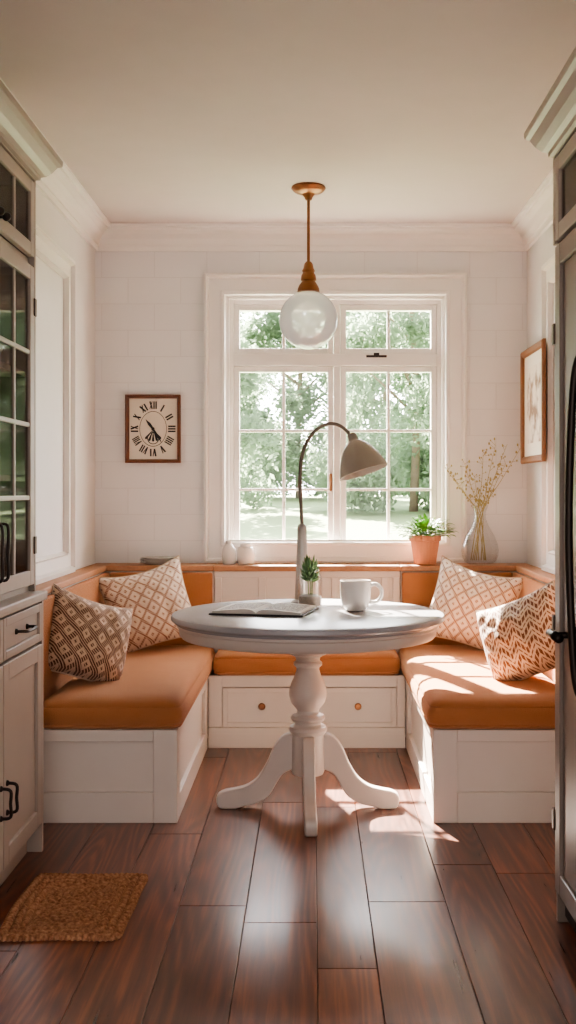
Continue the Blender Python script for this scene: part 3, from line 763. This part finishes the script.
def framed():
    y0,y1,z0,z1=5.09,5.62,1.385,1.965
    e=empty('framed_print',(XR-0.03,(y0+y1)/2,z0)); tag(e,'oak framed botanical print on side wall','picture')
    base=0.042
    frame_loft('picture_frame',y0,y1,z0,z1,[(0,base),(0,base+0.014),(0.008,base+0.020),(0.028,base+0.016),(0.036,base+0.008),(0.036,base)],lambda a,b,d:(XR-d,a,b),M_oak,e)
    boxes('backing_board',[(XR-base-0.002,XR-0.041,y0+0.01,y1-0.01,z0+0.01,z1-0.01)],M_walnut,e)
    boxes('mat_board',[(XR-base-0.004,XR-base-0.002,y0+0.03,y1-0.03,z0+0.03,z1-0.03)],M_matb,e)
    boxes('print',[(XR-base-0.006,XR-base-0.004,y0+0.10,y1-0.10,z0+0.10,z1-0.10)],M_art,e)
framed()

LZ=0.8625
def plates():
    x=PX(158,5.64); y=5.642
    for k in range(4):
        r=0.098-0.004*(k%2)
        z=LZ+k*0.0075+0.0005
        o=lathe('plate',[(0,0),(r*0.6,0),(r*0.66,0.002),(r*0.97,0.011),(r,0.013),(r*0.96,0.0135),(r*0.64,0.005),(0,0.004)],(x+0.004*(k%2),y,z),M_cer)
        tag(o,'stacked white ceramic plate on the wooden ledge','plate','stack of plates on the ledge')
plates()
o=lathe('bud_vase',[(0,0),(0.030,0),(0.034,0.006),(0.036,0.04),(0.034,0.08),(0.022,0.098),(0.016,0.108),(0.018,0.122),(0.014,0.122),(0.012,0.108),(0.016,0.098),(0.028,0.08),(0.03,0.04),(0.028,0.01),(0,0.008)],(PX(229,5.63),5.63,LZ),M_cer)
tag(o,'small grey-white bottle vase on the ledge','vase')
o=lathe('ceramic_jar',[(0,0),(0.038,0),(0.044,0.006),(0.047,0.03),(0.046,0.07),(0.04,0.088),(0.030,0.094),(0.032,0.106),(0.028,0.106),(0.026,0.094),(0.038,0.084),(0.042,0.06),(0.04,0.01),(0,0.008)],(PX(246,5.63),5.63,LZ),M_cer)
tag(o,'squat white ceramic jar on the ledge','jar')
def potted():
    D=5.63; x=PX(425,D)
    e=empty('potted_plant',(x,D,LZ)); tag(e,'leafy green plant in ribbed pink terracotta pot','plant')
    lathe('pot',[(0,0),(0.052,0),(0.056,0.004),(0.074,0.12),(0.082,0.125),(0.084,0.145),(0.081,0.15),(0.075,0.148),(0.072,0.125),(0.068,0.12),(0.066,0.115),(0,0.115)],(x,D,LZ),M_terra,e,seg=144,ribs=(24,0.018))
    lathe('soil',[(0,0.13),(0.066,0.128),(0.067,0.118)],(x,D,LZ),M_soil,e)
    ds=[]; rnd=random.Random(9)
    for k in range(460):
        a=rnd.uniform(0,6.28); el=rnd.uniform(0.1,1.45); r=rnd.uniform(0.0,0.06)
        b=(r*math.cos(a),r*math.sin(a),0.135+rnd.uniform(0,0.03)); d=(math.cos(a)*math.cos(el)*1.2,math.sin(a)*math.cos(el)*0.75,math.sin(el)*0.85)
        st=rnd.uniform(0.02,0.10); tip=Vector(b)+Vector(d)*st
        tip.y=min(tip.y,0.06)
        if k%4==0: ds.append(tube_data([b,tip],[0.0012,0.0009],4))
        ds.append(leaf_d(tip,(d[0],min(d[1],0.2),d[2]*0.6+0.1),rnd.uniform(0.022,0.038),rnd.uniform(0.007,0.012),rnd.uniform(0.1,0.7)))
    V,Fc=merge(*ds); finish('foliage',V,Fc,M_green,e,smooth=True,xf=Matrix.Translation((x,D,LZ)))
potted()
def glass_vase():
    D=5.64; x=PX(480,D)
    o=lathe('glass_vase',[(0,0.004),(0.045,0.001),(0.064,0.003),(0.082,0.016),(0.094,0.045),(0.097,0.075),(0.092,0.105),(0.074,0.15),(0.046,0.198),(0.030,0.238),(0.029,0.27),(0.042,0.305),(0.044,0.308)],(x,D,LZ),M_vase,seg=56,asm=60)
    tag(o,'clear pear-shaped glass vase on the wooden ledge','vase')
    tips=[(443,466),(452,474),(464,462),(484,450),(494,446),(508,444),(522,447),(506,464),(474,476)]
    rnd=random.Random(4)
    for i,(px,py) in enumerate(tips):
        tx=PX(px,D)-x; tz=PZ(py,D)-LZ; dy=rnd.uniform(-0.06,0.04); bx=-tx*0.25+rnd.uniform(-0.02,0.02)
        bx=max(-0.05,min(0.05,bx))
        nk=rnd.uniform(-0.016,0.016)
        P=smooth_path([(bx,0.01,0.02),(nk,0.0,0.255),(tx*0.5,dy*0.5,0.255+(tz-0.255)*0.5),(tx,dy,tz)],8)
        ds=[tube_data(P,[0.0026-0.0018*k/len(P) for k in range(len(P))],6)]
        for k in range(10,len(P)):
            for rep in range(2):
                if rnd.random()<0.7:
                    dd=Vector((rnd.gauss(0,1),rnd.gauss(0,0.6),rnd.uniform(0.0,1))).normalized()*rnd.uniform(0.008,0.04)
                    q=P[k]+dd; ds.append(tube_data([P[k],q],[0.001,0.0008],4)); r=rnd.uniform(0.0026,0.005); ds.append(sphere_d(tuple(q),r,6,4,1.6))
        V,Fc=merge(*ds); b=finish('dried_branch',V,Fc,M_bud,smooth=True,xf=Matrix.Translation((x,D,LZ)))
        tag(b,'thin dried twig with small tan buds in glass vase','branch','dried branches in the vase')
glass_vase()

# ---------------- left cabinet ----------------
def panel_door_x(name,xf_,sg,y0,y1,z0,z1,parent,st=0.055,th=0.02,material=None,glass=False,rows=1,cols=1):
    material=material or M_cab2
    xb=xf_-sg*th; a,b=min(xf_,xb),max(xf_,xb)
    L=[(a,b,y0,y0+st,z0,z1),(a,b,y1-st,y1,z0,z1),(a,b,y0+st,y1-st,z1-st,z1),(a,b,y0+st,y1-st,z0,z0+st)]
    if not glass:
        m=xf_-sg*0.010; c,d=min(m,xb),max(m,xb); L.append((c,d,y0+st,y1-st,z0+st,z1-st))
    else:
        for r in range(1,rows):
            zz=z0+st+(z1-z0-2*st)*r/rows; L.append((a+0.003,b-0.003,y0+st,y1-st,zz-0.008,zz+0.008))
        for c in range(1,cols):
            yy=y0+st+(y1-y0-2*st)*c/cols; L.append((a+0.0035,b-0.0035,yy-0.008,yy+0.008,z0+st,z1-st))
    d=boxes(name,L,material,parent,bevel=0.003)
    if glass:
        g=(a+b)/2; boxes('glass_pane',[(g-0.0015,g+0.0015,y0+st-0.004,y1-st+0.004,z0+st-0.004,z1-st+0.004)],M_cabglass,d)
    return d
def pull(parent,x,sg,y,z,L,vert=True,out=0.03,r=0.005):
    if vert: P=[(x,y,z-L/2),(x+sg*out,y,z-L/2+0.006),(x+sg*out,y,z),(x+sg*out,y,z+L/2-0.006),(x,y,z+L/2)]
    else: P=[(x,y-L/2,z),(x+sg*out,y-L/2+0.006,z),(x+sg*out,y,z-0.004),(x+sg*out,y+L/2-0.006,z),(x,y+L/2,z)]
    ds=[tube_data(smooth_path(P,5),r,10)]
    for q in (P[0],P[-1]): ds.append(sphere_d(q,r*1.9,10,6))
    V,Fc=merge(*ds); return finish('handle',V,Fc,M_iron,parent,smooth=True)
def crown_box(name,x0,x1,y0,y1,prof,sgx,material,parent,fary=True):
    V=[];Fc=[]
    for o,z in prof:
        a,b=(x0,x1+o) if sgx>0 else (x0-o,x1)
        V+=[(a,y0,z),(b,y0,z),(b,y1+o,z),(a,y1+o,z)]
    n=len(prof)
    for i in range(n-1):
        for k in range(4):
            k2=(k+1)%4; Fc.append((i*4+k,i*4+k2,(i+1)*4+k2,(i+1)*4+k))
    Fc.append((0,1,2,3)); Fc.append(tuple((n-1)*4+k for k in range(4)))
    return finish(name,V,Fc,material,parent)
def left_cab():
    x0=XL+0.003; xu=-0.958; xl=-0.932; y0,y1=2.35,3.75
    e=empty('glass_front_cabinet',((x0+xl)/2,(y0+y1)/2,0)); tag(e,'tall painted hutch with glass doors and dark iron pulls','cabinet')
    t=0.02
    boxes('lower_body',[(x0,xl-0.022,y0,y1-0.0225,0.09,0.868),(x0,xl-0.05,y0,y1-0.03,0.0,0.09),(x0,xl,y1-0.022,y1,0.0,0.868)],M_cab2,e,bevel=0.002)
    boxes('countertop',[(x0,xl+0.012,y0,y1+0.012,0.869,0.9)],M_cab2,e,bevel=0.005)
    L=[(x0,x0+0.01,y0+t,y1-t,0.92,2.30),(x0,xu-0.021,y1-t,y1-0.0005,0.9,2.32),(x0,xu-0.021,y0,y0+t,0.9,2.32),(x0,xu-0.021,y0+t,y1-t,2.30,2.32),(x0+0.01,xu-0.021,y0+t,3.255,2.02,2.05),(x0+0.01,xu-0.021,3.275,y1-t,2.02,2.05),(x0,xu-0.021,y0+t,y1-t,0.9,0.92),
       (x0+0.01,xu-0.021,3.255,3.275,0.92,2.30),(xu-0.021,xu,y1-0.02,y1,0.9,2.32)]
    boxes('upper_body',L,M_cab2,e,bevel=0.002)
    boxes('shelf',[(x0+0.01,xu-0.03,y0+t,3.25,z,z+0.018) for z in (1.28,1.64)]+[(x0+0.01,xu-0.03,3.28,y1-t-0.001,z,z+0.018) for z in (1.28,1.64)],M_cab2,e)
    crown_box('cornice',x0,xu,y0,y1,[(0,2.321),(0.0,2.325),(0.012,2.328),(0.014,2.338),(0.028,2.345),(0.045,2.362),(0.06,2.385),(0.074,2.392),(0.076,2.402),(0.076,2.412)],1,M_cab2,e)
    for (a,b) in ((2.80,3.262),(3.268,3.728)):
        far=a>3.2
        d=panel_door_x('glass_door',xu,1,a,b,0.925,2.018,e,st=0.05,glass=True,rows=4,cols=2)
        pull(d,xu,1,(a+0.028) if far else (b-0.028),1.06,0.17)
        if far:
            for z in (1.06,1.88): boxes('hinge',[(xu,xu+0.006,b-0.012,b+0.012,z-0.03,z+0.03)],M_hinge,d,bevel=0.002)
        d=panel_door_x('upper_glass_door',xu,1,a,b,2.052,2.312,e,st=0.045,glass=True,rows=1,cols=2)
        yk=(a+0.03) if far else (b-0.03)
        V,Fc=merge(tube_data([(xu,yk,2.085),(xu+0.018,yk,2.085)],0.006,10),sphere_d((xu+0.025,yk,2.085),0.014)); finish('knob',V,Fc,M_iron,d,smooth=True)
        d=panel_door_x('drawer',xl,1,a,b,0.73,0.86,e,st=0.028)
        pull(d,xl-0.009,1,(a+b)/2,0.80,0.13,vert=False,out=0.032)
        d=panel_door_x('cabinet_door',xl,1,a,b,0.10,0.72,e,st=0.055)
        pull(d,xl,1,(a+0.03) if far else (b-0.03),0.31,0.09)
left_cab()
for k,(z,y) in enumerate(((1.299,3.46),(1.659,3.5),(0.9215,3.5))):
    r=0.066
    o=lathe('bowl',[(0,0),(r*0.4,0),(r*0.45,0.006),(r*0.8,0.03),(r,0.06),(r*0.96,0.06),(r*0.76,0.032),(r*0.4,0.01),(0,0.009)],(-1.065,y,z),M_cer)
    tag(o,'white ceramic bowl on a cabinet shelf','bowl','bowls inside the hutch')

# ---------------- fridge + upper cabinet ----------------
def right_side():
    xf_=0.70; y0,y1=2.1,3.14; x1=XR-0.003
    e=empty('refrigerator',((xf_+x1)/2,(y0+y1)/2,0)); tag(e,'tall taupe panelled refrigerator with long dark handle','refrigerator')
    boxes('fridge_body',[(xf_+0.045,x1,y0,y1-0.0225,0.10,1.955),(xf_+0.07,x1,y0+0.02,y1-0.025,0.0,0.10),(xf_+0.01,x1,y1-0.022,y1,0.0,1.955)],M_fridge,e,bevel=0.004)
    boxes('base_grille',[(xf_+0.03,xf_+0.069,y0+0.03,y1-0.024,0.02,0.095)],M_dark,e,bevel=0.003)
    d=panel_door_x('fridge_door',xf_,-1,2.62,y1-0.026,0.10,1.95,e,st=0.06,th=0.042,material=M_fridge)
    d2=panel_door_x('fridge_door',xf_,-1,2.10,2.612,0.10,1.95,e,st=0.06,th=0.042,material=M_fridge)
    yh=2.70
    P=[(xf_,yh,1.60),(xf_-0.035,yh,1.575),(xf_-0.05,yh,1.45),(xf_-0.058,yh,1.16),(xf_-0.05,yh,0.88),(xf_-0.035,yh,0.745),(xf_,yh,0.72)]
    tube('handle',smooth_path(P,8),0.010,M_iron,d,seg=14)
    V,Fc=merge(tube_data([(xf_,2.86,0.865),(xf_-0.06,2.86,0.865)],0.009,12),tube_data([(xf_-0.06,2.80,0.865),(xf_-0.06,2.90,0.865)],[0.013,0.013],12),sphere_d((xf_-0.002,2.86,0.865),0.022,14,8))
    finish('latch',V,Fc,M_iron,d,smooth=True)
    for z in (0.3,0.86,1.7): boxes('hinge',[(xf_-0.005,xf_+0.01,y1-0.03,y1-0.006,z-0.03,z+0.03)],M_hinge,d,bevel=0.002)
    c=empty('upper_cabinet',((xf_+x1)/2,(y0+y1)/2,1.96)); tag(c,'painted wall cabinet with cornice above the refrigerator','cabinet')
    boxes('cabinet_body',[(xf_+0.022,x1,y0,y1-0.0255,1.96,2.21),(xf_,x1,y1-0.025,y1,1.96,2.21)],M_cab2,c,bevel=0.002)
    for (a,b) in ((2.1,2.60),(2.606,y1-0.028)):
        panel_door_x('glass_door',xf_,-1,a,b,1.965,2.205,c,st=0.045,glass=True)
    crown_box('cornice',xf_,x1,y0,y1,[(0,2.211),(0.0,2.216),(0.01,2.22),(0.012,2.232),(0.026,2.24),(0.042,2.258),(0.056,2.282),(0.068,2.29),(0.07,2.3),(0.07,2.31)],-1,M_cab2,c)
right_side()

def rug():
    x0,x1,y0,y1=-0.885,-0.53,2.99,3.49
    nx,ny=150,210; V=[];Fc=[]; w=x1-x0; h=y1-y0; cx=(x0+x1)/2; cy=(y0+y1)/2
    for j in range(ny+1):
        for i in range(nx+1):
            u=-1+2*i/nx; v=-1+2*j/ny
            sx=1-0.05*v**10; sy=1-0.04*u**10
            x=cx+w/2*u*sx; y=cy+h/2*v*sy
            du=(1-abs(u))*w/2; dv=(1-abs(v))*h/2
            d=min(du,dv)
            if d>0.075:
                # inner scroll: concentric ovals around two centres
                yc=cy+(0.085 if v>0 else -0.085)
                rr=math.hypot((x-cx)*1.1,(y-yc))
                k=rr/0.026+0.35*math.atan2(y-yc,x-cx)/math.pi
                along=math.atan2(y-yc,x-cx)*0.08; ring=math.floor(k); amp=0.010
            else:
                wob=0.004*noise.noise(Vector((x*7,y*7,1)))
                k=max(0,(d+wob))/0.025; along=(y if du<dv else x); ring=math.floor(k); amp=0.015
            ridge=abs(math.sin(math.pi*k))**0.5
            tw=abs(math.sin(along*math.pi/0.016+(1.3*(k-ring)-0.65)*2*(1 if ring%2 else -1)))
            z=0.002+amp*ridge*(0.70+0.30*tw**0.6)
            if d<0.001: z=0.001
            e=0.004*math.sin(y*math.pi/0.008)*(1 if (i<3 or i>nx-3) else 0); e2=0.004*math.sin(x*math.pi/0.008)*(1 if (j<3 or j>ny-3) else 0)
            V.append((x+(e if i>nx/2 else -e)+0.014*noise.noise(Vector((y*5,x*2,0))),y+(e2 if j>ny/2 else -e2)+0.014*noise.noise(Vector((x*5,y*2,3))),z))
    for j in range(ny):
        for i in range(nx):
            a=j*(nx+1)+i; Fc.append((a,a+1,a+nx+2,a+nx+1))
    o=finish('jute_mat',V,Fc,M_jute,smooth=True)
    tag(o,'small braided jute mat on the plank floor','mat')
rug()

# ---------------- lights / world / camera ----------------
sun=bpy.data.lights.new('sun','SUN'); sun.energy=44; sun.angle=math.radians(0.6); sun.color=(1.0,0.88,0.75)
so=bpy.data.objects.new('sun',sun); COL.objects.link(so); so.location=(0,8,6)
so.rotation_euler=Vector((0.32,-1,-0.83)).to_track_quat('-Z','Y').to_euler()

w=bpy.data.worlds.new('World'); scene.world=w; w.use_nodes=True; nt=w.node_tree
bg=nt.nodes['Background']
tc=nt.nodes.new('ShaderNodeTexCoord'); sp=nt.nodes.new('ShaderNodeSeparateXYZ'); nt.links.new(tc.outputs['Generated'],sp.inputs[0])
mr=nt.nodes.new('ShaderNodeMapRange'); mr.inputs['From Min'].default_value=-0.2; mr.inputs['From Max'].default_value=0.5; mr.inputs['To Min'].default_value=1.25; mr.inputs['To Max'].default_value=7.5
nt.links.new(sp.outputs['Y'],mr.inputs['Value']); nt.links.new(mr.outputs[0],bg.inputs['Strength'])
mx=nt.nodes.new('ShaderNodeMix'); mx.data_type='RGBA'; mx.inputs[6].default_value=(1.0,0.92,0.88,1); mx.inputs[7].default_value=(0.98,0.97,1.0,1)
mr2=nt.nodes.new('ShaderNodeMapRange'); mr2.inputs['From Min'].default_value=-0.2; mr2.inputs['From Max'].default_value=0.4
nt.links.new(sp.outputs['Y'],mr2.inputs['Value']); nt.links.new(mr2.outputs[0],mx.inputs[0]); nt.links.new(mx.outputs[2],bg.inputs['Color'])

try: scene.view_settings.look='AgX - Medium High Contrast'
except Exception as ex: print('look',ex)
scene.view_settings.exposure=1.45
cam=bpy.data.cameras.new('camera'); co=bpy.data.objects.new('camera',cam); COL.objects.link(co)
co.location=(0,0,H); co.rotation_euler=(math.radians(90),0,0)
cam.sensor_fit='AUTO'; cam.sensor_width=36; cam.lens=36*F/1024
cam.shift_x=-(CX-288)/1024; cam.shift_y=-(512-CY)/1024
cam.clip_start=0.05; cam.clip_end=300
scene.camera=co
